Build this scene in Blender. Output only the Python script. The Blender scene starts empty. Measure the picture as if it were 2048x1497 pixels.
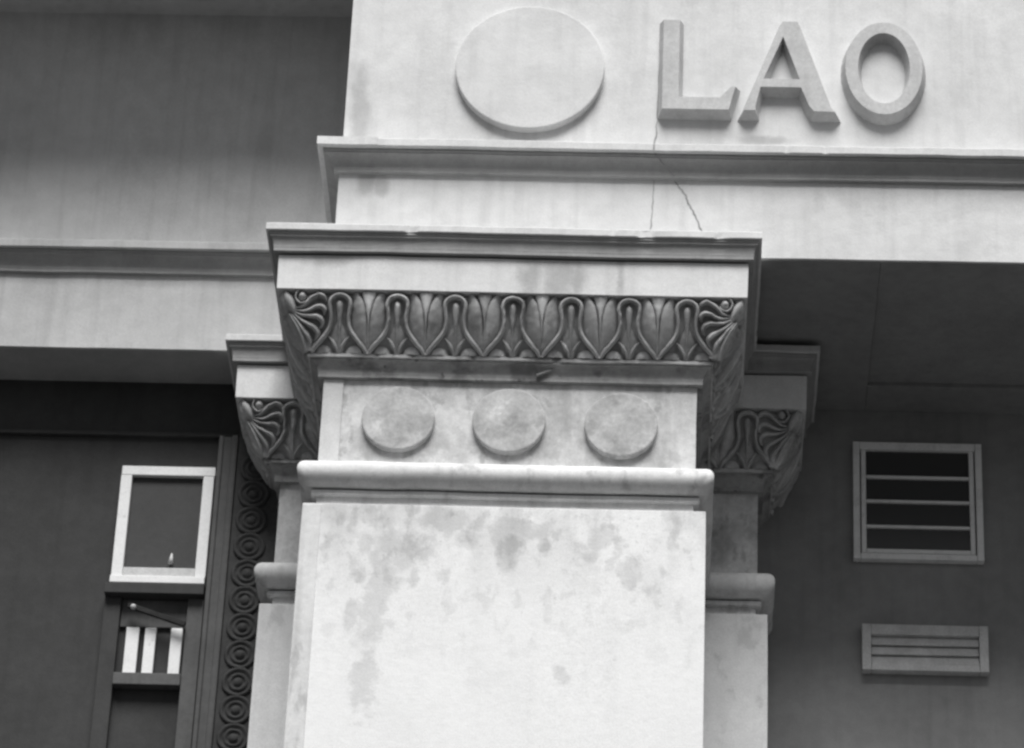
import bpy, bmesh, math, random
from mathutils import Vector, Matrix, noise
R = math.radians
rnd = random.Random(7)
sc = bpy.context.scene
COL = sc.collection

# ------------------------------------------------------------------ camera
# metres; x to the right along the facade, y into it, z up.
# x = 0 is the middle of the main pier, y = 0 the front of its shaft.
PITCH, YAW, ROLL = R(30.5), R(2.8), R(2.58)
fwd = Vector((-math.sin(YAW)*math.cos(PITCH), math.cos(YAW)*math.cos(PITCH), math.sin(PITCH)))
r0 = Vector((math.cos(YAW), math.sin(YAW), 0)); u0 = r0.cross(fwd)
rt = math.cos(ROLL)*r0 + math.sin(ROLL)*u0; up = -math.sin(ROLL)*r0 + math.cos(ROLL)*u0
cd = bpy.data.cameras.new('camera'); cam = bpy.data.objects.new('camera', cd); COL.objects.link(cam)
M = Matrix((rt, up, -fwd)).transposed().to_4x4(); M.translation = Vector((0.808, -16.3, 1.6))
cam.matrix_world = M
cd.sensor_width = 36.0; cd.lens = 36.0*7500/2048
cd.clip_start = 0.5; cd.clip_end = 900
cd.dof.use_dof = True; cd.dof.focus_distance = 18.9; cd.dof.aperture_fstop = 2.4
sc.camera = cam

# ------------------------------------------------------------------ sky, sun, exposure
SUN_EL, SUN_AZ = R(59), R(2)           # azimuth: from straight in front of the facade towards the right
sd = Vector((math.sin(SUN_AZ)*math.cos(SUN_EL), -math.cos(SUN_AZ)*math.cos(SUN_EL), math.sin(SUN_EL)))
w = bpy.data.worlds.new('World'); sc.world = w; w.use_nodes = True
nt = w.node_tree; bg = nt.nodes['Background']
sky = nt.nodes.new('ShaderNodeTexSky'); sky.sky_type = 'NISHITA'; sky.sun_disc = False
sky.sun_elevation = SUN_EL; sky.sun_rotation = math.pi - SUN_AZ
sky.dust_density = 1.0; sky.air_density = 1.0
hs = nt.nodes.new('ShaderNodeHueSaturation'); hs.inputs['Saturation'].default_value = 0.06
nt.links.new(sky.outputs[0], hs.inputs['Color']); nt.links.new(hs.outputs[0], bg.inputs['Color'])
bg.inputs['Strength'].default_value = 0.05
w.cycles.sampling_method = 'MANUAL'; w.cycles.sample_map_resolution = 256
sl = bpy.data.lights.new('sun', 'SUN'); sl.energy = 5.0; sl.angle = R(34); sl.color = (1, 0.995, 0.985)
so = bpy.data.objects.new('sun', sl); COL.objects.link(so)
so.rotation_euler = (-sd).to_track_quat('-Z', 'Y').to_euler(); so.location = (4, -20, 30)
sc.view_settings.view_transform = 'Standard'; sc.view_settings.look = 'None'
sc.view_settings.exposure = 0.0; sc.view_settings.gamma = 1.0; sc.view_settings.use_curve_mapping = False
sc.cycles.pixel_filter_type = 'BLACKMAN_HARRIS'; sc.cycles.filter_width = 2.6
sc.cycles.max_bounces = 5; sc.cycles.diffuse_bounces = 2; sc.cycles.glossy_bounces = 1

# ------------------------------------------------------------------ materials
def mat(name, base, rough=0.85, mottle=0.1, mscale=3.0, streak=0.0, grain=0.05, stains=(), bump=0.14, tint=(1, 1.003, 1.006), blobs=(), btone=0.75, bsoft=0.12, brough=1.3, bscale=9):
    """grey surface: soft mottling, vertical run marks, fine grain, and any number of stain layers
    stain = (scale, threshold, softness, tone, stretch_z, zlo, zhi, seed): patches of another tone between two heights"""
    m = bpy.data.materials.new(name); m.use_nodes = True
    t = m.node_tree; N = t.nodes; L = t.links; b = N['Principled BSDF']
    b.inputs['Roughness'].default_value = rough
    b.inputs['Specular IOR Level'].default_value = 0.25
    geo = N.new('ShaderNodeNewGeometry')
    def noi(scale, detail, sx=1, sy=1, sz=1, off=0.0, rough_=0.55):
        mp = N.new('ShaderNodeMapping'); mp.inputs['Scale'].default_value = (sx, sy, sz); mp.inputs['Location'].default_value = (off, off*0.7, off*1.3)
        L.new(geo.outputs['Position'], mp.inputs['Vector'])
        n = N.new('ShaderNodeTexNoise'); n.inputs['Scale'].default_value = scale; n.inputs['Detail'].default_value = detail; n.inputs['Roughness'].default_value = rough_
        L.new(mp.outputs[0], n.inputs['Vector']); return n.outputs['Fac']
    def math_(op, a, b_=None, clamp=False):
        n = N.new('ShaderNodeMath'); n.operation = op; n.use_clamp = clamp
        for i, v in enumerate((a, b_)):
            if v is None: continue
            if isinstance(v, (int, float)): n.inputs[i].default_value = v
            else: L.new(v, n.inputs[i])
        return n.outputs[0]
    def ramp(v, a, b_, c=0.0, d=1.0):
        n = N.new('ShaderNodeMapRange'); n.interpolation_type = 'SMOOTHSTEP'
        L.new(v, n.inputs['Value'])
        for k, x in zip(('From Min', 'From Max', 'To Min', 'To Max'), (a, b_, c, d)): n.inputs[k].default_value = x
        return n.outputs[0]
    val = math_('MULTIPLY', ramp(noi(mscale, 3), 0.25, 0.75, 1-mottle, 1+mottle), base)
    val = math_('MULTIPLY', val, ramp(noi(mscale*7, 2, off=3), 0.3, 0.7, 1-mottle*0.5, 1+mottle*0.5))
    if streak: val = math_('MULTIPLY', val, ramp(noi(1.0, 2, 16, 16, 0.9, 5), 0.45, 0.8, 1.0, 1-streak))
    if grain: val = math_('MULTIPLY', val, ramp(noi(160, 0, off=9), 0.3, 0.7, 1-grain, 1+grain))
    sep = None
    for (scale, thr, soft, tone, stz, zlo, zhi, seed) in stains:
        k = ramp(noi(scale, 5, 1, 1, stz, seed, 0.6), thr-soft, thr+soft)
        if zlo is not None:
            if sep is None:
                sep = N.new('ShaderNodeSeparateXYZ'); L.new(geo.outputs['Position'], sep.inputs[0])
            k = math_('MULTIPLY', k, ramp(sep.outputs['Z'], zlo, zhi))
        mx = N.new('ShaderNodeMix'); mx.data_type = 'FLOAT'
        L.new(k, mx.inputs[0]); L.new(val, mx.inputs[2])
        L.new(math_('MULTIPLY', val, tone), mx.inputs[3]); val = mx.outputs[0]
    if blobs:       # worn, stained or shade-toned patches with ragged edges: (x, z, half width, half height)
        sp = N.new('ShaderNodeSeparateXYZ'); L.new(geo.outputs['Position'], sp.inputs[0]); d = None
        for (bx, bz, rx, rz) in blobs:
            a = math_('POWER', math_('ABSOLUTE', math_('DIVIDE', math_('SUBTRACT', sp.outputs['X'], bx), rx)), 2.0)
            c = math_('POWER', math_('ABSOLUTE', math_('DIVIDE', math_('SUBTRACT', sp.outputs['Z'], bz), rz)), 2.0)
            e = math_('ADD', a, c); d = e if d is None else math_('MINIMUM', d, e)
        d = math_('ADD', math_('SQRT', d), math_('MULTIPLY', math_('SUBTRACT', noi(bscale, 5, off=6.5, rough_=0.62), 0.5), brough*2))
        k = ramp(d, 1.0-bsoft, 1.0+bsoft, 1.0, 0.0)
        mx = N.new('ShaderNodeMix'); mx.data_type = 'FLOAT'
        L.new(k, mx.inputs[0]); L.new(val, mx.inputs[2]); L.new(math_('MULTIPLY', val, btone), mx.inputs[3]); val = mx.outputs[0]
    val = math_('MINIMUM', val, 0.86)
    cb = N.new('ShaderNodeCombineColor')
    for i in range(3): L.new(math_('MULTIPLY', val, tint[i]), cb.inputs[i])
    L.new(cb.outputs[0], b.inputs['Base Color'])
    if bump:
        bp = N.new('ShaderNodeBump'); bp.inputs['Strength'].default_value = bump; bp.inputs['Distance'].default_value = 0.012
        L.new(noi(22, 3, off=2, rough_=0.7), bp.inputs['Height'])
        L.new(bp.outputs[0], b.inputs['Normal'])
    return m
def glass_mat(name, base, rough):
    m = bpy.data.materials.new(name); m.use_nodes = True; b = m.node_tree.nodes['Principled BSDF']
    b.inputs['Base Color'].default_value = (base, base*1.01, base*1.03, 1); b.inputs['Roughness'].default_value = rough
    return m

m_wall = mat('wall_plaster', 0.66, mottle=0.08, mscale=1.6, streak=0.10, stains=((2.2, 0.66, 0.08, 0.86, 0.5, None, None, 11),),
    blobs=((-0.80, 12.40, 0.05, 0.10), (-0.72, 12.37, 0.04, 0.06), (-0.86, 12.85, 0.05, 0.25), (-0.2, 12.63, 0.6, 0.03), (0.9, 12.63, 0.5, 0.03), (1.3, 12.70, 0.12, 0.03)), btone=0.72, bsoft=0.5, brough=0.8)  # tall blob by the left edge is shading put into the colour
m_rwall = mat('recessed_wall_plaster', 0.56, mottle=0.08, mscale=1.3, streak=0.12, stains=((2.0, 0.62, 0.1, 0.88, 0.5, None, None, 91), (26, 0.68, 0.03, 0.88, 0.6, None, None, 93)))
m_shaft = mat('shaft_plaster', 0.82, mottle=0.03, mscale=3, streak=0.04, stains=((4.0, 0.50, 0.07, 0.82, 0.7, 9.7, 10.6, 33), (10.0, 0.57, 0.06, 0.80, 0.7, 9.2, 10.45, 21), (3.0, 0.55, 0.10, 0.80, 0.08, 9.9, 10.6, 57), (34.0, 0.64, 0.05, 0.84, 1, 8.8, 10.5, 35)),
    blobs=((-0.53, 10.40, 0.149, 0.115), (-0.51, 10.23, 0.112, 0.144), (-0.58, 10.06, 0.069, 0.172), (-0.61, 9.83, 0.064, 0.172), (-0.33, 10.37, 0.136, 0.072), (0.03, 10.23, 0.064, 0.121), (0.10, 10.34, 0.149, 0.046), (-0.16, 10.26, 0.059, 0.069), (-0.67, 10.24, 0.032, 0.057), (-0.70, 10.03, 0.035, 0.040), (-0.72, 9.84, 0.032, 0.052), (0.51, 10.29, 0.064, 0.052), (0.62, 10.09, 0.055, 0.103), (0.73, 10.01, 0.045, 0.034), (0.44, 10.17, 0.037, 0.026), (0.21, 10.24, 0.035, 0.029), (-0.63, 9.54, 0.059, 0.201), (0.31, 9.54, 0.040, 0.063)), btone=0.82, bsoft=0.40, brough=2.4, bscale=7)
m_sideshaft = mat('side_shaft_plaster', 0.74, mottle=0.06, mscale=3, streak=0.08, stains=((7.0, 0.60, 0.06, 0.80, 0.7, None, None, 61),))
m_frieze = mat('frieze_plaster', 0.64, mottle=0.15, mscale=5, streak=0.16, stains=(
    (4.5, 0.54, 0.08, 0.76, 0.8, None, None, 13), (11, 0.62, 0.05, 0.74, 0.6, None, None, 17)))
m_disc = mat('roundel_plaster', 0.48, mottle=0.17, mscale=6, stains=((7, 0.57, 0.06, 0.78, 1, None, None, 41), (5, 0.66, 0.04, 1.25, 1, None, None, 43)))
m_abacus = mat('abacus_plaster', 0.70, mottle=0.05, mscale=3, streak=0.10,
    blobs=((0.10, 11.66, 0.06, 0.14), (0.24, 11.68, 0.10, 0.16), (0.33, 11.65, 0.03, 0.12), (0.55, 11.7, 0.02, 0.1), (-0.95, 11.75, 0.1, 0.03)), btone=0.66, bsoft=0.8, brough=1.2, bscale=12)
m_mould = mat('shaded_moulding_plaster', 0.36, mottle=0.08, mscale=4, streak=0.06, stains=((4, 0.66, 0.07, 0.75, 0.6, None, None, 19),))  # hollow mouldings: shade put into the colour, kept darker than their fillets
m_necking = mat('necking_plaster', 0.38, mottle=0.14, mscale=5, streak=0.12, stains=((4.5, 0.56, 0.06, 0.6, 1.2, None, None, 83), (14, 0.64, 0.03, 0.5, 1, None, None, 85)))  # base also darkened for the hollow's shade; stain layers are grime
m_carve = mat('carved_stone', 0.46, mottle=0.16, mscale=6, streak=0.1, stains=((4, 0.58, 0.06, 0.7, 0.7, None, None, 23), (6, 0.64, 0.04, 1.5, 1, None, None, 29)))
m_bell = mat('shaded_ground_stone', 0.34, mottle=0.16, mscale=6, stains=((4, 0.56, 0.06, 0.65, 0.7, None, None, 37),))  # recessed ground toned darker than the leaves to deepen the shade between them
m_nfil = mat('necking_fillet_plaster', 0.58, mottle=0.12, mscale=5, stains=((3.5, 0.55, 0.04, 0.6, 1.2, None, None, 83),))
m_lun = mat('lit_lunette_stone', 0.66, mottle=0.16, mscale=4, stains=((3, 0.5, 0.08, 0.62, 1, None, None, 71),))  # lighter than the other carving: light on the lunettes put into the colour
m_dart = mat('lit_dart_stone', 0.72, mottle=0.14, mscale=5, stains=((3, 0.56, 0.08, 0.6, 1, None, None, 77),))  # facets painted lighter, as if catching the sky
m_torus = mat('torus_plaster', 0.68, mottle=0.08, mscale=5, streak=0.2, stains=((6, 0.62, 0.05, 0.7, 0.5, None, None, 14),))
m_letter = mat('letter_plaster', 0.52, mottle=0.1, mscale=5, streak=0.1)
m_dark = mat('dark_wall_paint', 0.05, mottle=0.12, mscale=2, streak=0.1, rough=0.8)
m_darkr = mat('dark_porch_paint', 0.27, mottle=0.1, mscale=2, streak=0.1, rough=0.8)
m_casing = mat('casing_paint', 0.10, mottle=0.12, mscale=4, streak=0.25, rough=0.7)
m_ros = mat('rosette_cast', 0.05, mottle=0.2, mscale=8, rough=0.75)
m_white = mat('white_frame_paint', 0.82, mottle=0.04, mscale=8, rough=0.5, bump=0.1, stains=((14, 0.68, 0.03, 0.75, 0.6, None, None, 51),))
m_wgrey = mat('weathered_rail_paint', 0.55, mottle=0.12, mscale=12, rough=0.6, bump=0.15)
m_alu = mat('grey_frame_paint', 0.84, mottle=0.12, mscale=10, rough=0.55, bump=0.1)
m_metal = mat('dark_iron', 0.03, mottle=0.2, mscale=15, rough=0.95)
m_crack = mat('crack_line', 0.27, mottle=0.3, mscale=20, bump=0)
m_ceil = mat('bay_ceiling_paint', 0.40, mottle=0.1, mscale=2)
m_asph = mat('asphalt', 0.045, mottle=0.2, mscale=1.5, rough=0.9)
m_glass = glass_mat('dim_glass', 0.05, 0.22)
m_screen = mat('insect_screen', 0.06, mottle=0.08, mscale=3, rough=0.7, bump=0.05)

# ------------------------------------------------------------------ helpers
def link(name, me, m, parent=None, smooth=False):
    o = bpy.data.objects.new(name, me); COL.objects.link(o)
    if m is not None and not me.materials: me.materials.append(m)
    if smooth:
        for p in me.polygons: p.use_smooth = True
    if parent is not None: o.parent = parent
    return o
def thing(name, label, cat, loc=(0, 0, 0), group=None):
    o = bpy.data.objects.new(name, None); COL.objects.link(o); o.location = loc; o.empty_display_size = 0.2
    o['label'] = label; o['category'] = cat
    if group: o['group'] = group
    return o
def tag(o, label, cat, group=None):
    o['label'] = label; o['category'] = cat
    if group: o['group'] = group
    return o
def mesh(verts, faces, name='m'):
    me = bpy.data.meshes.new(name); me.from_pydata([tuple(v) for v in verts], [], faces); me.validate(); me.update()
    bm = bmesh.new(); bm.from_mesh(me); bmesh.ops.recalc_face_normals(bm, faces=bm.faces); bm.to_mesh(me); bm.free()
    return me
def box(x0, x1, y0, y1, z0, z1, bev=0.0, wob=0.0):
    bm = bmesh.new(); bmesh.ops.create_cube(bm, size=1)
    for v in bm.verts: v.co = Vector(((x0+x1)/2+v.co.x*(x1-x0), (y0+y1)/2+v.co.y*(y1-y0), (z0+z1)/2+v.co.z*(z1-z0)))
    if bev: bmesh.ops.bevel(bm, geom=bm.edges[:], offset=bev, segments=2, affect='EDGES', profile=0.6)
    me = bpy.data.meshes.new('box'); bm.to_mesh(me); bm.free(); return me
def sweep(path, prof, step=0.05, jit=0.0014, closed_ends=True, chips=0.0):
    """mitred moulding: path = plan points (outside on the left hand... outward normal given by turning the direction clockwise),
    prof = (projection, z) list"""
    P = [Vector(p) for p in path]
    n = [Vector(((P[i+1]-P[i]).y, -(P[i+1]-P[i]).x)).normalized() for i in range(len(P)-1)]
    pts = []
    for i in range(len(P)):
        if i == 0: d = n[0]
        elif i == len(P)-1: d = n[-1]
        else:
            b = (n[i-1]+n[i]).normalized(); d = b/ b.dot(n[i])
        pts.append((P[i], d, n[min(i, len(n)-1)]))
    dense = []
    for i in range(len(P)-1):
        k = max(1, int((P[i+1]-P[i]).length/step))
        for j in range(k):
            f = j/k
            dense.append((i, f))
    dense.append((len(P)-2, 1.0))
    V = []; np_ = len(prof)
    pm = max(p for p, z in prof); chip_left = 0; cd_ = 0.0
    for i, f in dense:
        if chip_left > 0: chip_left -= 1
        elif chips and rnd.random() < chips: chip_left = rnd.choice((1, 1, 2, 3)); cd_ = 0.004+rnd.random()*0.008
        for a, (p, z) in enumerate(prof):
            q0 = pts[i][0]+pts[i][1]*p; q1 = pts[i+1][0]+pts[i+1][1]*p
            q = q0.lerp(q1, f)
            jx = noise.noise(Vector((q.x*5, q.y*5, z*9)))*jit*2 + (rnd.random()-0.5)*jit*0.6
            jz = noise.noise(Vector((q.x*4+7, q.y*4, z*9)))*jit*2
            nn = n[i]
            jx += noise.noise(Vector((q.x*0.9+3, q.y*0.9, z*0.6)))*0.003; jz += noise.noise(Vector((q.x*0.7+9, q.y*0.7, z*0.5)))*0.004
            if chip_left and p > pm-0.012: jx -= cd_*(0.5+rnd.random()*0.7)
            V.append((q.x+nn.x*jx, q.y+nn.y*jx, z+jz))
    F = []
    for s in range(len(dense)-1):
        for a in range(np_-1):
            F.append((s*np_+a, s*np_+a+1, (s+1)*np_+a+1, (s+1)*np_+a))
    if closed_ends:
        F.append(tuple(range(np_))); F.append(tuple((len(dense)-1)*np_+a for a in range(np_)))
    return mesh(V, F, 'sweep')
def arc(p0, z0, p1, z1, n=6, kind='cavetto'):
    """quarter curve from lower (p0,z0) to upper outer (p1,z1)"""
    out = []
    for i in range(n+1):
        a = i/n*math.pi/2
        if kind == 'cavetto': out.append((p0+(p1-p0)*(1-math.cos(a)), z0+(z1-z0)*math.sin(a)))
        else: out.append((p0+(p1-p0)*math.sin(a), z0+(z1-z0)*(1-math.cos(a))))
    return out
def disc(radius, thick, n=48, bev=0.006):
    """round boss standing on a wall: axis -y, base at y=0"""
    prof = [(radius, 0.0), (radius, -thick+bev), (radius-bev*0.4, -thick+bev*0.3), (radius-bev*1.3, -thick), (radius*0.5, -thick-0.002), (0, -thick-0.002)]
    return lathe(prof, n)
def lathe(prof, n=32):
    V = []; F = []
    for j, (r, y) in enumerate(prof):
        if r <= 1e-6: V.append((0, y, 0)); continue
        for i in range(n):
            a = 2*math.pi*i/n; V.append((r*math.cos(a), y, r*math.sin(a)))
    idx = []; c = 0
    for (r, y) in prof:
        if r <= 1e-6: idx.append([c]*n); c += 1
        else: idx.append(list(range(c, c+n))); c += n
    for j in range(len(prof)-1):
        for i in range(n):
            q = [idx[j][i], idx[j][(i+1) % n], idx[j+1][(i+1) % n], idx[j+1][i]]
            q = list(dict.fromkeys(q))
            if len(q) > 2: F.append(tuple(q))
    return mesh(V, F, 'lathe')

# ------------------------------------------------------------------ ground
g = link('ground', mesh([(-300, -300, 0), (300, -300, 0), (300, 300, 0), (-300, 300, 0)], [(0, 1, 2, 3)]), m_asph); g['kind'] = 'structure'
pv = link('pavement', box(-30, 30, -4.0, 3.0, 0.004, 0.14, 0.01), mat('pavement_concrete', 0.09, mottle=0.15)); pv['kind'] = 'structure'

# ------------------------------------------------------------------ the stepped pier: main pier and two side pilasters share every level
Z_SHAFT, Z_TOP = 10.45, 11.925
NECK = [(-0.30, 10.44), (-0.062, 10.44), (-0.062, 10.518), (-0.034, 10.520), (-0.034, 10.541), (-0.058, 10.545), (-0.058, 10.56), (-0.30, 10.56)]
def torus_prof():
    c, r = -0.036, 0.072
    return [(-0.25, 10.552)] + [(c+r*math.cos(a), 10.626+r*math.sin(a)) for a in [R(-90+180*i/12) for i in range(13)]] + [(-0.25, 10.698)]
NECKING = [(-0.25, 11.190), (-0.027, 11.190), (-0.027, 11.205)] + arc(-0.026, 11.208, 0.016, 11.268, 7) + [(0.016, 11.274), (-0.25, 11.2745)]
NECK_FILLET = [(-0.25, 11.275), (0.025, 11.2755), (0.027, 11.278), (0.027, 11.294), (0.024, 11.297), (-0.03, 11.300), (-0.25, 11.300)]
ABACUS = [(-0.25, 11.578), (0.192, 11.578), (0.195, 11.774), (0.150, 11.776), (-0.25, 11.776)]
CROWN = [(-0.2, 11.772), (0.17, 11.785), (0.221, 11.786), (0.221, 11.803)] + arc(0.222, 11.806, 0.242, 11.860, 7) + \
        [(0.243, 11.871), (0.249, 11.873), (0.249, 11.883), (-0.2, 11.884)]
CROWN_FILLET = [(-0.2, 11.8845), (0.262, 11.885), (0.264, 11.888), (0.264, 11.922), (0.261, 11.926), (-0.2, 11.932)]
BZ0, BZ1 = 11.302, 11.570
def bell_p(v):      # projection of the bell ground, v = 0 at the foot, 1 at the top
    return 0.012 + 0.135*(1-(1-v)**1.9)*0.55 + 0.135*0.45*v
def bell_prof():
    return [(-0.25, BZ0-0.003)] + [(bell_p(i/12), BZ0+(BZ1-BZ0)*i/12) for i in range(13)] + [(0.13, 11.579), (-0.25, 11.579)]

# ---- carved ornament: ribbons laid on the bell. Measured in a 110-unit high, 394 units per metre drawing
PXM = 394.0
def S(x, y, h):
    """drawing point (x right, y down from 590 to 700) and relief h -> local position, x along the face, -y outward"""
    v = (700.0-y)/110.0
    vv = max(-0.03, min(1.02, v))
    p = bell_p(max(0, min(1, vv))); e = 0.02
    dp = (bell_p(min(1, vv+e))-bell_p(max(0, vv-e)))/(2*e)/(BZ1-BZ0)
    nn = Vector((1, -dp)).normalized()      # (outward, up)
    return Vector((x/PXM, -(p+nn.x*h), BZ0+(BZ1-BZ0)*vv+nn.y*h))
def catmull(P, k=5):
    out = []
    for i in range(len(P)-1):
        p0 = P[max(0, i-1)]; p1 = P[i]; p2 = P[i+1]; p3 = P[min(len(P)-1, i+2)]
        for j in range(k):
            t = j/k
            out.append(tuple(0.5*((2*b)+(-a+c)*t+(2*a-5*b+4*c-d)*t*t+(-a+3*b-3*c+d)*t**3) for a, b, c, d in zip(p0, p1, p2, p3)))
    out.append(tuple(P[-1])); return out
def ribbon(P, k=4, shape='round', nw=8, base=-0.012):
    """P: (x, y, width, height in m)"""
    C = catmull(P, k); V = []; F = []; n = nw+1
    for i, (x, y, wd, h) in enumerate(C):
        a = C[max(0, i-1)]; b = C[min(len(C)-1, i+1)]
        t = Vector((b[0]-a[0], b[1]-a[1]));  t = t.normalized() if t.length > 1e-6 else Vector((0, 1))
        nrm = Vector((-t.y, t.x))
        for j in range(n):
            s = -1+2*j/nw
            if shape == 'round': hh = base+(h-base)*math.sqrt(max(0, 1-s*s))
            elif shape == 'leafl': hh = base+(h-base)*math.sqrt(max(0, 1-s*s))*(0.74+0.26*s)          # one lip higher
            elif shape == 'leafr': hh = base+(h-base)*math.sqrt(max(0, 1-s*s))*(0.62-0.38*s)
            elif shape == 'groove': hh = base+(h-base)*math.sqrt(max(0, 1-s**4))*(0.55+0.45*s*s*1.6)
            else: hh = base if abs(s) > 0.99 else h*(1-0.25*abs(s))
            V.append(S(x+nrm.x*s*wd/2, y+nrm.y*s*wd/2, hh))
    for i in range(len(C)-1):
        for j in range(nw): F.append((i*n+j, i*n+j+1, (i+1)*n+j+1, (i+1)*n+j))
    return V, F
def rmesh(*parts):
    V = []; F = []
    for (v, f) in parts:
        o = len(V); V += v; F += [tuple(a+o for a in q) for q in f]
    return mesh(V, F, 'ribbon')
def mirror(me):
    V = [(-v.co.x, v.co.y, v.co.z) for v in me.vertices]; F = [tuple(reversed(p.vertices[:])) for p in me.polygons]
    return mesh(V, F, 'mirrored')
def dome(cx, cy, rx, ry, h, half=False, n=16, k=5):
    V = [S(cx, cy, h)]; F = []
    for j in range(1, k+1):
        rr = j/k
        for i in range(n):
            a = (math.pi*i/(n-1)) if half else 2*math.pi*i/n
            V.append(S(cx+rx*rr*math.cos(a), cy-ry*rr*math.sin(a), h*math.sqrt(max(0, 1-rr*rr))-(0.008 if j == k else 0)))
    m_ = n-1 if half else n
    for i in range(m_): F.append((0, 1+i, 1+(i+1) % n))
    for j in range(k-1):
        for i in range(m_):
            a = 1+j*n+i; b = 1+j*n+(i+1) % n
            F.append((a, b, b+n, a+n))
    return V, F
half = [(0, 592, 11.5, .038), (11, 594.5, 11.5, .038), (18.2, 601, 11.5, .038), (20.5, 610, 11.5, .037), (19.5, 620, 10.5, .035), (17.8, 632, 9.5, .033), (17.8, 643, 9, .032), (20.5, 655, 10, .032), (27.5, 666, 11.5, .032), (38, 677, 12, .032), (49, 688, 12, .030), (57.5, 701, 10, .026)]
BAND = rmesh(ribbon([(-x, y, a, b) for x, y, a, b in reversed(half[1:])]+half, 4))
TONGUE = rmesh(ribbon([(0, 602, 3, .008), (0, 604.5, 12, .022), (0, 610, 17, .030), (0, 618, 17, .031), (0, 630, 14.5, .029), (0, 643, 11, .027), (0, 657, 8, .024), (0, 675, 6.5, .022), (0, 701, 7, .019)], 3))
CALYX = rmesh(*[ribbon([(s*1, 702, 9, .020), (s*5, 690, 9, .023), (s*11, 680, 8.5, .022), (s*21, 669, 4, .012)], 4, nw=6) for s in (-1, 1)], ribbon([(0, 640, 10, .006), (0, 658, 26, .010), (0, 674, 42, .010), (0, 688, 30, .010), (0, 701, 12, .008)], 3))
LUN = rmesh(dome(30, 703, 20, 19, .022, True))
LUNM = mirror(LUN)
PETAL = rmesh(ribbon([(57.5, 700, 7, .016), (52, 683, 19, .030), (45, 665, 29, .039), (40.5, 645, 35, .044), (39, 625, 34, .046), (37, 608, 28, .045), (33.5, 596, 20, .040), (30, 587, 12, .026)], 4, 'leafl', 12))
PETALM = mirror(PETAL)
DART = rmesh(ribbon([(0, 587, 33, .033), (0, 596, 27, .034), (0, 608, 19, .034), (0, 622, 10, .034), (0, 636, 4.5, .032), (0, 660, 2.6, .028), (0, 692, 2.2, .020)], 3, 'flat', 8))
# corner palmette; x counted from the bell's top corner
PAL = [
    rmesh(ribbon([(33, 619, 5, .022), (46, 616, 8, .031), (57, 607, 9, .035), (67, 598, 10.5, .037), (80, 592.5, 12, .038), (91, 597, 12, .036), (96, 606, 5, .022)], 4)),
    rmesh(ribbon([(33, 623, 5, .022), (48, 625, 8, .031), (61, 622, 9, .035), (74, 616, 11, .037), (86, 615.5, 13, .037), (92, 623, 12, .034), (90, 632, 5, .020)], 4)),
    rmesh(ribbon([(31, 626, 5, .022), (46, 632, 8, .031), (62, 634, 9.5, .034), (76, 634, 12, .036), (86, 640, 13, .035), (87, 650, 9, .028), (82, 656, 4, .018)], 4)),
    rmesh(ribbon([(29, 629, 5, .022), (42, 640, 8, .031), (56, 648, 10, .034), (69, 654, 12.5, .035), (77, 663, 13, .034), (75, 673, 9, .027), (69, 679, 4, .018)], 4)),
    rmesh(ribbon([(25, 631, 5, .022), (37, 645, 9, .031), (49, 659, 11, .034), (59, 671, 13, .034), (64, 682, 11, .031), (62, 693, 5, .02)], 4)),
    rmesh(ribbon([(20, 631, 6, .022), (32, 647, 9, .030), (42, 663, 11, .032), (50, 680, 13, .032), (56, 700, 13, .026)], 4)),
    rmesh(ribbon([(10, 587, 9, .024), (14, 596, 20, .036), (20, 608, 24, .038), (27, 620, 18, .032), (33, 631, 7, .018)], 4)),
]
SCROLL = rmesh(ribbon([(45, 585, 4, .022), (36, 587, 6, .036), (31, 596, 6, .038), (34.5, 605.5, 6, .038), (44, 610, 6, .036), (53.5, 606, 5, .032), (57, 597, 3, .02)], 4))
BALL = rmesh(dome(44.5, 596.5, 10, 10, .040))
PAL_M = [mirror(a) for a in PAL]; SCROLL_M = mirror(SCROLL); BALL_M = mirror(BALL)
for me in (LUN, LUNM): me.materials.append(m_lun)
DART.materials.append(m_dart)
for me in (LUN, LUNM, DART):
    for p in me.polygons: p.use_smooth = True
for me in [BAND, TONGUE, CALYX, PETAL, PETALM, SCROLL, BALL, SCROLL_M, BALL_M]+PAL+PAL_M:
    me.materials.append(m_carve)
    for p in me.polygons: p.use_smooth = True
def worn(me, seed):
    w_ = me.copy()
    for v in w_.vertices:
        q = Vector((v.co.x*34+seed*17.3, v.co.y*34, v.co.z*34+seed*5.1))
        v.co += Vector((noise.noise(q), noise.noise(q+Vector((9, 0, 0))), noise.noise(q+Vector((0, 9, 0)))))*0.0035
    return w_
VAR = {}
TOPP = 0.177; PITCH_U = 0.2935; FIRST = 0.297

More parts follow.
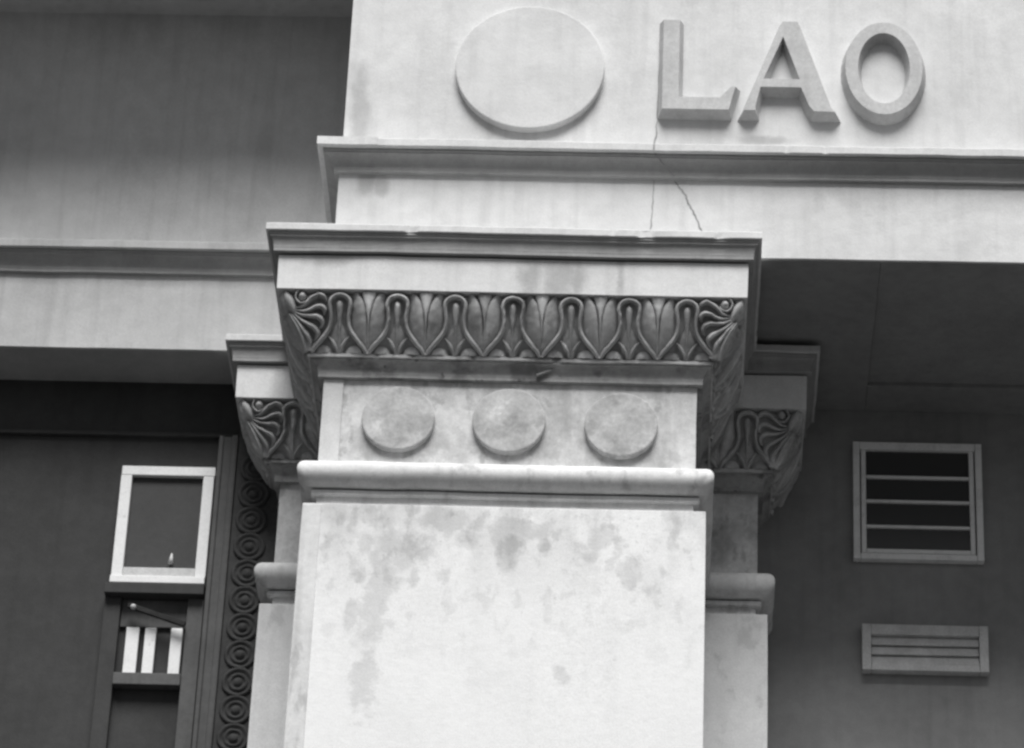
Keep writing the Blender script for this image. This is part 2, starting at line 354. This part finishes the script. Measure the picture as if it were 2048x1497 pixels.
def ornament(bell, origin, ang, units, left_corner=None, right_corner=None, gaps=()):
    """origin = plan point where s = 0, ang = turn of the face about z; units = s of each tongue"""
    def put(name, me, s):
        if me.name not in VAR: VAR[me.name] = [me]+[worn(me, k+1) for k in range(3)]
        o = link(name, rnd.choice(VAR[me.name]), None, bell); c, d = math.cos(ang), math.sin(ang); s += (rnd.random()-0.5)*0.005
        o.location = (origin[0]+c*s, origin[1]+d*s, 0); o.rotation_euler = (0, 0, ang); return o
    for s in units:
        put('arch_band', BAND, s); put('tongue', TONGUE, s); put('calyx', CALYX, s); put('lunette', LUN, s); put('lunette', LUNM, s)
    for s in gaps:
        put('petal', PETAL, s-PITCH_U/2); put('petal', PETALM, s+PITCH_U/2); put('dart', DART, s)
    if left_corner is not None:
        for me in PAL: put('palmette_leaf', me, left_corner-TOPP)
        put('scroll', SCROLL, left_corner-TOPP); put('scroll_boss', BALL, left_corner-TOPP)
    if right_corner is not None:
        for me in PAL_M: put('palmette_leaf', me, right_corner+TOPP)
        put('scroll', SCROLL_M, right_corner+TOPP); put('scroll_boss', BALL_M, right_corner+TOPP)

def levels(t, path, shaft_me, frz_z=(10.53, 11.205)):
    link('shaft', shaft_me, m_shaft if t.name.startswith('main') else m_sideshaft, t)
    link('neck_band', sweep(path, NECK), m_torus, t)
    link('torus_collar', sweep(path, torus_prof(), step=0.03), m_torus, t, True)
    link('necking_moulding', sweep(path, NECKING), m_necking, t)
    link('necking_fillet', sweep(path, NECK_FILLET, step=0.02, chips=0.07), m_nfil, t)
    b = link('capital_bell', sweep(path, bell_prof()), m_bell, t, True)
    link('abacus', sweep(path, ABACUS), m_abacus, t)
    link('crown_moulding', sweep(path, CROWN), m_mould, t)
    link('crown_fillet', sweep(path, CROWN_FILLET, step=0.022, chips=0.02), m_wall, t)
    return b

# ---- main pier
pier = thing('main_pier', 'broad pale stained pier with three roundels under a carved lotus leaf capital', 'pier')
path = [(-1.0, 1.3), (-1.0, 0.0), (1.0, 0.0), (1.0, 1.3)]
sh = sweep(path, [(0.0, 0.14), (0.0, 7.0), (0.0, 9.0), (0.0, 9.5), (0.0, 10.0), (0.0, 10.3), (-0.002, Z_SHAFT-0.004), (-0.006, Z_SHAFT), (-0.3, Z_SHAFT+0.001)], jit=0.0008)
bell = levels(pier, path, sh)
link('frieze_block', sweep(path, [(-0.056, 10.53), (-0.056, 10.8), (-0.056, 11.0), (-0.055, 11.202)], jit=0.0012), m_frieze, pier)
for (x, z, s) in ((-0.553, 10.957, 1), (0.004, 10.956, 2), (0.568, 10.945, 3)):
    o = link('roundel', disc(0.184, 0.038), m_disc, pier); o.location = (x, 0.057, z); o.rotation_euler = (0, R(40*s), 0)
link('plaster_strip', box(-0.943, -0.842, 0.046, 0.075, 10.70, 11.188, 0.002), m_wall, pier)
link('plaster_strip', box(-0.998, -0.905, -0.006, 0.02, 7.0, 10.438, 0.003), m_torus, pier)
o = link('chip', box(-0.045, 0.045, -0.004, 0.006, -0.008, 0.008, 0.003), m_crack, pier); o.location = (0.175, 0.010, 11.232); o.rotation_euler = (R(-30), R(-24), 0)
us = [0.01-3*PITCH_U+k*PITCH_U for k in range(7)]
ornament(bell, (0, 0), 0, us, -1.0, 1.0+0.015, [us[k]+PITCH_U/2 for k in range(6)])
# left return (seen from the left: back to front), right return
sl_ = [0.88-PITCH_U*k for k in range(3)]
ornament(bell, (-1.0, 1.0), R(-90), [a for a in sl_], None, 1.0, [a-PITCH_U/2 for a in sl_[:2]])
sr_ = [0.12+PITCH_U*k for k in range(3)]
ornament(bell, (1.0, 0.0), R(90), sr_, 0.0, None, [a+PITCH_U/2 for a in sr_[:2]])

# ---- side pilasters, one step back
RY, RW = 1.11, 1.31
for sgn, lab in ((-1, 'shaded side pilaster with palmette capital beside the white awning window'), (1, 'dim side pilaster in the deep shadow right of the main pier')):
    t = thing('side_pilaster', lab, 'pilaster', group='side pilasters behind the main pier')
    if sgn < 0: path = [(-RW, 1.7), (-RW, RY), (-0.4, RY)]
    else: path = [(0.4, RY), (RW+0.03, RY), (RW+0.03, 1.85)]
    sh = sweep(path, [(0.0, 0.14), (0.0, 9.0), (0.0, 10.0), (-0.002, Z_SHAFT-0.004), (-0.006, Z_SHAFT), (-0.3, Z_SHAFT+0.001)])
    b = levels(t, path, sh)
    link('frieze_block', sweep(path, [(-0.056, 10.53), (-0.056, 11.0), (-0.055, 11.202)]), m_frieze, t)
    if sgn < 0:
        u = [-RW+0.12+k*PITCH_U for k in range(2)]
        ornament(b, (0, RY), 0, u, -RW, None, [u[0]+PITCH_U/2])
        q = [1.0-0.12-PITCH_U*k for k in range(2)]
        ornament(b, (-RW, RY+1.0), R(-90), q, None, 1.0, [q[0]-PITCH_U/2])
    else:
        u = [RW+0.03-0.12-k*PITCH_U for k in range(2)]
        ornament(b, (0, RY), 0, u, None, RW+0.03, [u[0]-PITCH_U/2])
        q = [0.12+PITCH_U*k for k in range(2)]
        ornament(b, (RW+0.03, RY), R(90), q, 0.0, None, [q[0]+PITCH_U/2])

# ------------------------------------------------------------------ upper walls
def wallsheet(path, z0, z1, p=0.0, jit=0.001, lip=0.3):
    zs = [z0+(z1-z0)*i/6 for i in range(7)]
    return sweep(path, [(p-lip, z0)]+[(p, z) for z in zs]+[(p-0.3, z1)], step=0.15, jit=jit)
def moulding(off=0.0):     # wall face is projection 0
    return [(-0.1, 12.428), (0.020, 12.437), (0.026, 12.437), (0.026, 12.453)] + arc(0.028, 12.456, 0.078, 12.522, 7) + \
           [(0.078, 12.530), (0.085, 12.532), (0.085, 12.543), (-0.1, 12.544)]
MFILLET = [(-0.1, 12.5445), (0.107, 12.546), (0.110, 12.549), (0.110, 12.590), (0.104, 12.596), (0.05, 12.606), (-0.1, 12.615)]
ent = thing('lettered_wall', 'bright projecting upper wall with raised letters, large disc and cracked plaster', 'wall')
ep = [(-0.945, 1.35), (-0.945, 0.05), (9.0, 0.05)]
link('frieze', wallsheet(ep, 11.968, 12.44, lip=0.02), m_wall, ent)
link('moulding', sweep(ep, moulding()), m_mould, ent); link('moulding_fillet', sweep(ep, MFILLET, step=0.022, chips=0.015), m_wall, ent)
link('upper_wall', wallsheet([(-0.938, 1.35), (-0.938, 0.055), (9.0, 0.055)], 12.60, 15.2), m_wall, ent)
link('bearing_block', box(-0.9, 0.9, 0.11, 1.2, 11.93, 11.99), m_wall, ent)
o = link('roundel', disc(0.395, 0.048, 72, 0.005), m_wall, ent); o.location = (0.032, 0.056, 13.115)
link('plaster_patch', sweep([(-0.945, 0.7), (-0.945, 0.05), (-0.742, 0.05)], [(0.0, 12.5455), (0.110, 12.5458), (0.116, 12.549), (0.116, 12.598), (0.108, 12.603), (0.0, 12.606)], jit=0.002), m_abacus, ent)
# raised bevelled letters
def letter(loops, inset=0.032, depth=0.072):
    """each loop of a letter = polygon (x,z) counter-clockwise; the first is the outline, the rest are holes"""
    bm = bmesh.new(); n = [Vector((a, b)) for a, b in []]
    def off(loop, d):
        out = []
        for i in range(len(loop)):
            a, b, c = Vector(loop[i-1]), Vector(loop[i]), Vector(loop[(i+1) % len(loop)])
            e1 = (b-a).normalized(); e2 = (c-b).normalized()
            n1 = Vector((-e1.y, e1.x)); n2 = Vector((-e2.y, e2.x)); k = (n1+n2)
            k = k.normalized() if k.length > 1e-4 else n1
            m_ = min(1/max(0.35, k.dot(n1)), 1.8)
            out.append(b+k*d*m_)
        return out
    tops = []
    for lp in loops:
        lo = [bm.verts.new((x, 0.0, z)) for x, z in lp]
        hi = [bm.verts.new((p.x, -depth, p.y)) for p in off(lp, inset)]
        k = len(lp)
        for i in range(k): bm.faces.new((lo[i], lo[(i+1) % k], hi[(i+1) % k], hi[i]))
        tops.append([bm.edges.get((hi[i], hi[(i+1) % k])) or bm.edges.new((hi[i], hi[(i+1) % k])) for i in range(k)])
    bmesh.ops.triangle_fill(bm, edges=[e for t in tops for e in t], use_beauty=True, normal=(0, -1, 0))
    bmesh.ops.recalc_face_normals(bm, faces=bm.faces)
    me = bpy.data.meshes.new('letter'); bm.to_mesh(me); bm.free(); return me
ZB, ZC = 12.822, 13.44
Lp = [(0.715, ZB), (1.105, ZB), (1.150, ZB+0.19), (1.09, ZB+0.19), (1.03, ZB+0.12), (0.845, ZB+0.12), (0.845, ZC), (0.715, ZC)]
Ap = [(1.136, ZB), (1.250, ZB), (1.250, ZB+0.045), (1.272, ZB+0.15), (1.452, ZB+0.15), (1.490, ZB+0.045), (1.524, ZB), (1.680, ZB), (1.640, ZB+0.06), (1.465, ZC), (1.355, ZC), (1.160, ZB+0.06)]
Ah = [(1.300, ZB+0.245), (1.372, ZB+0.46), (1.432, ZB+0.245)]
def ell(cx, cz, rx, rz, n=40, rev=False):
    q = [(cx+rx*math.cos(2*math.pi*i/n), cz+rz*math.sin(2*math.pi*i/n)) for i in range(n)]
    return q[::-1] if rev else q
for lb, loops in (('raised letter L', [Lp]), ('raised letter A', [Ap, Ah]), ('raised letter O', [ell(1.905, ZB+0.305, 0.225, 0.318), ell(1.905, ZB+0.305, 0.115, 0.205, rev=True)])):
    o = link('letter', letter(loops, 0.022), m_letter, ent); o.location = (0, 0.056, 0); o['label'] = lb
def crack(pts, wd):
    V = []; F = []
    C = catmull([(a, b) for a, b in pts], 6)
    for i, (x, z) in enumerate(C):
        j = (rnd.random()-0.5)*0.008; ww = wd*(0.5+rnd.random()*0.8)
        V += [(x+j-ww/2, 0.0, z), (x+j+ww/2, 0.0, z)]
    for i in range(len(C)-1): F.append((2*i, 2*i+1, 2*i+3, 2*i+2))
    return mesh(V, F, 'crack')
o = link('crack', crack([(0.722, 13.3), (0.716, 13.0), (0.712, 12.78), (0.700, 12.62)], 0.006), m_crack, ent); o.location = (0, 0.0525, 0)
o = link('crack', crack([(0.705, 12.43), (0.700, 12.30), (0.694, 12.13)], 0.005), m_crack, ent); o.location = (0, 0.0475, 0)
o = link('crack', crack([(0.812, 12.43), (0.838, 12.39), (0.865, 12.35), (0.888, 12.29), (0.92, 12.22), (0.942, 12.16), (0.972, 12.10)], 0.007), m_crack, ent); o.location = (0, 0.0475, 0)

def crack3(P, wd):
    C = catmull(P, 6); V = []; F = []
    for i, (x, p, z) in enumerate(C):
        j = (rnd.random()-0.5)*0.006; ww = wd*(0.5+rnd.random()*0.8)
        V += [(x+j-ww/2, 0.05-p-0.004, z), (x+j+ww/2, 0.05-p-0.004, z)]
    for i in range(len(C)-1): F.append((2*i, 2*i+1, 2*i+3, 2*i+2))
    return mesh(V, F, 'crack')
link('crack', crack3([(0.700, .111, 12.592), (0.703, .112, 12.55)], 0.006), m_crack, ent)
link('crack', crack3([(0.704, .086, 12.543), (0.715, .081, 12.528), (0.735, .068, 12.512), (0.765, .045, 12.488), (0.79, .031, 12.462), (0.81, .028, 12.440)], 0.007), m_crack, ent)
rec = thing('recessed_wall', 'grey shadowed wall set back left of the lettered wall, above a plain frieze', 'wall')
rp = [(-14.0, 1.09), (-0.90, 1.09)]
link('frieze', wallsheet(rp, 11.968, 12.44, lip=0.02), m_rwall, rec)
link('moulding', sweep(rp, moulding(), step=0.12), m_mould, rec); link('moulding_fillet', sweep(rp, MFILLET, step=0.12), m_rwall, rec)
link('upper_wall', wallsheet([(-14.0, 1.092), (-0.90, 1.092)], 12.60, 15.2), m_rwall, rec)
link('niche_ceiling', box(-14.0, -0.95, 0.056, 1.3, 14.20, 15.19, 0.004), m_rwall, rec)

# ------------------------------------------------------------------ left bay
LB = 1.46
bw = thing('bay_wall', 'dark painted wall behind the left bay around the white framed window', 'wall')
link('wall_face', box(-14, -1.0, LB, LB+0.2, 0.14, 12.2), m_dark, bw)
link('picture_rail', box(-14, -1.53, LB-0.03, LB+0.01, 11.62, 11.645, 0.006), m_dark, bw)
c1 = link('bay_ceiling', box(-14, -1.0, 1.11, LB+0.1, 11.972, 12.3), m_ceil); tag(c1, 'dark underside of the recessed frieze over the left bay', 'ceiling')
cs = thing('window_casing', 'dull grey moulded upright casing between the white window and rosette strip', 'casing')
link('casing_board', box(-1.634, -1.522, LB-0.07, LB+0.02, 0.14, 11.60, 0.004), m_casing, cs)
link('casing_bead', box(-1.562, -1.526, LB-0.095, LB-0.06, 0.14, 11.60, 0.01), m_casing, cs)
link('casing_bead', box(-1.632, -1.606, LB-0.085, LB-0.06, 0.14, 11.60, 0.008), m_casing, cs)
rs = thing('rosette_strip', 'dark upright strip of cast ringed rosettes beside the left side pilaster', 'ornament')
link('backing', box(-1.521, -1.2, LB-0.09, LB+0.03, 0.14, 11.93, 0.003), m_ros, rs)
ros = lathe([(r, y*0.62) for r, y in [(0.086, 0.0), (0.086, -0.014), (0.078, -0.024), (0.068, -0.020), (0.062, -0.006), (0.055, -0.006), (0.051, -0.018), (0.044, -0.022), (0.037, -0.016), (0.033, -0.005), (0.027, -0.006), (0.022, -0.018), (0.012, -0.026), (0, -0.028)]], 28)
ros.materials.append(m_ros); ros1 = worn(ros, 3); ros2 = worn(ros, 5)
for k in range(12):
    o = link('rosette', (ros, ros1, ros2)[k % 3], None, rs, True); o.rotation_euler = (0, k*1.3, 0); o.location = (-1.418, LB-0.0895, 11.395-0.16025*k)
def wpart(name, x0, x1, y0, y1, z0, z1, m, t, base, bev=0.004):
    o = link(name, box(x0-base[0], x1-base[0], y0-base[1], y1-base[1], z0-base[2], z1-base[2], bev), m, t); return o
B_ = (-1.89, LB-0.04, 10.66)
aw = thing('awning_window', 'white framed window with dark screen pane and small latch', 'window', B_)
wpart('top_rail', -2.145, -1.638, LB-0.075, LB-0.02, 11.350, 11.405, m_white, aw, B_)
wpart('stile', -2.147, -2.087, LB-0.074, LB-0.02, 10.735, 11.349, m_white, aw, B_)
wpart('stile', -1.700, -1.642, LB-0.074, LB-0.02, 10.735, 11.349, m_white, aw, B_)
wpart('bottom_rail', -2.086, -1.701, LB-0.070, LB-0.02, 10.735, 10.790, m_wgrey, aw, B_)
wpart('sill', -2.150, -1.644, LB-0.084, LB-0.02, 10.692, 10.734, m_white, aw, B_)
wpart('screen_pane', -2.0865, -1.7005, LB-0.045, LB-0.035, 10.791, 11.349, m_screen, aw, B_, 0)
bm = bmesh.new(); bmesh.ops.create_cone(bm, cap_ends=True, segments=10, radius1=0.015, radius2=0.004, depth=0.065)
me = bpy.data.meshes.new('latch'); bm.to_mesh(me); bm.free()
o = link('latch', me, m_wgrey, aw, True); o.location = (-1.834-B_[0], -0.026, 10.850-B_[2]); o.rotation_euler = (R(-14), 0, 0)

B2 = (-1.89, LB-0.03, 9.3)
lw = thing('slatted_opening', 'dark opening with bright white upright slats below the white framed window', 'window', B2)
wpart('head_board', -2.17, -1.640, LB-0.10, LB-0.005, 10.622, 10.68, m_dark, lw, B2)
wpart('transom_panel', -2.08, -1.727, LB-0.02, LB-0.004, 10.459, 10.62, m_casing, lw, B2)
wpart('jamb', -1.725, -1.640, LB-0.05, LB-0.005, 9.3, 10.621, m_casing, lw, B2)
wpart('jamb', -2.17, -2.082, LB-0.05, LB-0.005, 9.3, 10.621, m_dark, lw, B2)
for a, b in ((-2.040, -1.971), (-1.940, -1.881), (-1.802, -1.741)):
    wpart('slat', a, b, LB-0.036, LB-0.012, 10.17, 10.450, m_white, lw, B2)
wpart('sill_board', -2.081, -1.726, LB-0.07, LB-0.005, 10.10, 10.168, m_casing, lw, B2)
o = link('strut', box(-0.165, 0.165, -0.012, 0.012, -0.014, 0.014, 0.004), m_metal, lw); o.location = (-1.88-B2[0], -0.055, 10.50-9.3); o.rotation_euler = (0, R(19), 0)
bm = bmesh.new(); bmesh.ops.create_uvsphere(bm, u_segments=12, v_segments=8, radius=0.016)
me = bpy.data.meshes.new('knob'); bm.to_mesh(me); bm.free()
o = link('hinge_knob', me, m_wgrey, lw, True); o.location = (-2.005-B2[0], -0.075, 10.535-9.3)

# ------------------------------------------------------------------ right bay
RB = 1.60
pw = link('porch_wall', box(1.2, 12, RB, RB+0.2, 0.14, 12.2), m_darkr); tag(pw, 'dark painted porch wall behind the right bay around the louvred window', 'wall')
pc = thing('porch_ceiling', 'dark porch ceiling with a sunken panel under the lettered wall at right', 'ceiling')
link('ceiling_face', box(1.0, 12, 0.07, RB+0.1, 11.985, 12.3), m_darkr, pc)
for nm, b in (('panel_border', (1.0, 1.88, 0.07, RB)), ('panel_border', (1.881, 12, 0.07, 0.34)), ('panel_border', (1.881, 12, 1.32, RB)), ):
    link(nm, box(b[0], b[1], b[2], b[3], 11.962, 11.984, 0.003), m_darkr, pc)
jw = thing('louvre_window', 'grey framed window with horizontal bars in the dark porch wall', 'window', (2.15, RB-0.02, 10.9))
B3 = (2.15, RB-0.02, 10.9)
X0, X1, Z0, Z1 = 1.812, 2.51, 11.025, 11.745
wpart('stile', X0, X0+0.036, RB-0.05, RB-0.002, Z0, Z1, m_alu, jw, B3); wpart('stile', X1-0.036, X1, RB-0.05, RB-0.002, Z0, Z1, m_alu, jw, B3)
wpart('top_rail', X0+0.037, X1-0.037, RB-0.048, RB-0.002, Z1-0.045, Z1, m_alu, jw, B3); wpart('bottom_rail', X0+0.037, X1-0.037, RB-0.05, RB-0.002, Z0, Z0+0.034, m_alu, jw, B3)
wpart('inner_stile', X0+0.044, X0+0.070, RB-0.04, RB-0.002, Z0+0.04, Z1-0.046, m_alu, jw, B3); wpart('inner_stile', X1-0.070, X1-0.044, RB-0.04, RB-0.002, Z0+0.04, Z1-0.046, m_alu, jw, B3)
wpart('inner_rail', X0+0.071, X1-0.071, RB-0.04, RB-0.002, Z0+0.040, Z0+0.066, m_alu, jw, B3)
for k, z in enumerate((11.535, 11.385, 11.23)):
    wpart('bar', X0+0.071, X1-0.071, RB-0.038, RB-0.012, z-0.008, z+0.008, m_alu, jw, B3)
for z0, z1 in ((Z0+0.067, 11.221), (11.239, 11.376), (11.394, 11.526), (11.544, Z1-0.046)):
    wpart('pane', X0+0.071, X1-0.071, RB-0.022, RB-0.016, z0, z1, m_glass, jw, B3, 0)
B4 = (2.2, RB-0.02, 10.3)
lp = thing('hopper_shutter', 'small pale slatted shutter low on the dark porch wall below the barred window', 'shutter', B4)
wpart('stile', 1.852, 1.90, RB-0.06, RB-0.002, 10.36, 10.63, m_wgrey, lp, B4)
wpart('stile', 2.47, 2.518, RB-0.06, RB-0.002, 10.36, 10.63, m_wgrey, lp, B4)
wpart('top_rail', 1.901, 2.469, RB-0.058, RB-0.002, 10.57, 10.63, m_wgrey, lp, B4)
wpart('bottom_rail', 1.901, 2.469, RB-0.058, RB-0.002, 10.36, 10.40, m_wgrey, lp, B4)
wpart('shutter_backing', 1.901, 2.469, RB-0.012, RB-0.002, 10.401, 10.569, m_metal, lp, B4, 0)
sb = box(-0.283, 0.283, -0.005, 0.005, -0.030, 0.030, 0.003); sb.materials.append(m_wgrey)
for k in range(3):
    o = link('louvre_blade', sb, None, lp); o.location = (-0.015, -0.014, 10.540-0.055*k-B4[2]); o.rotation_euler = (R(-24+rnd.random()*6), R(rnd.random()*0.8-0.4), 0)
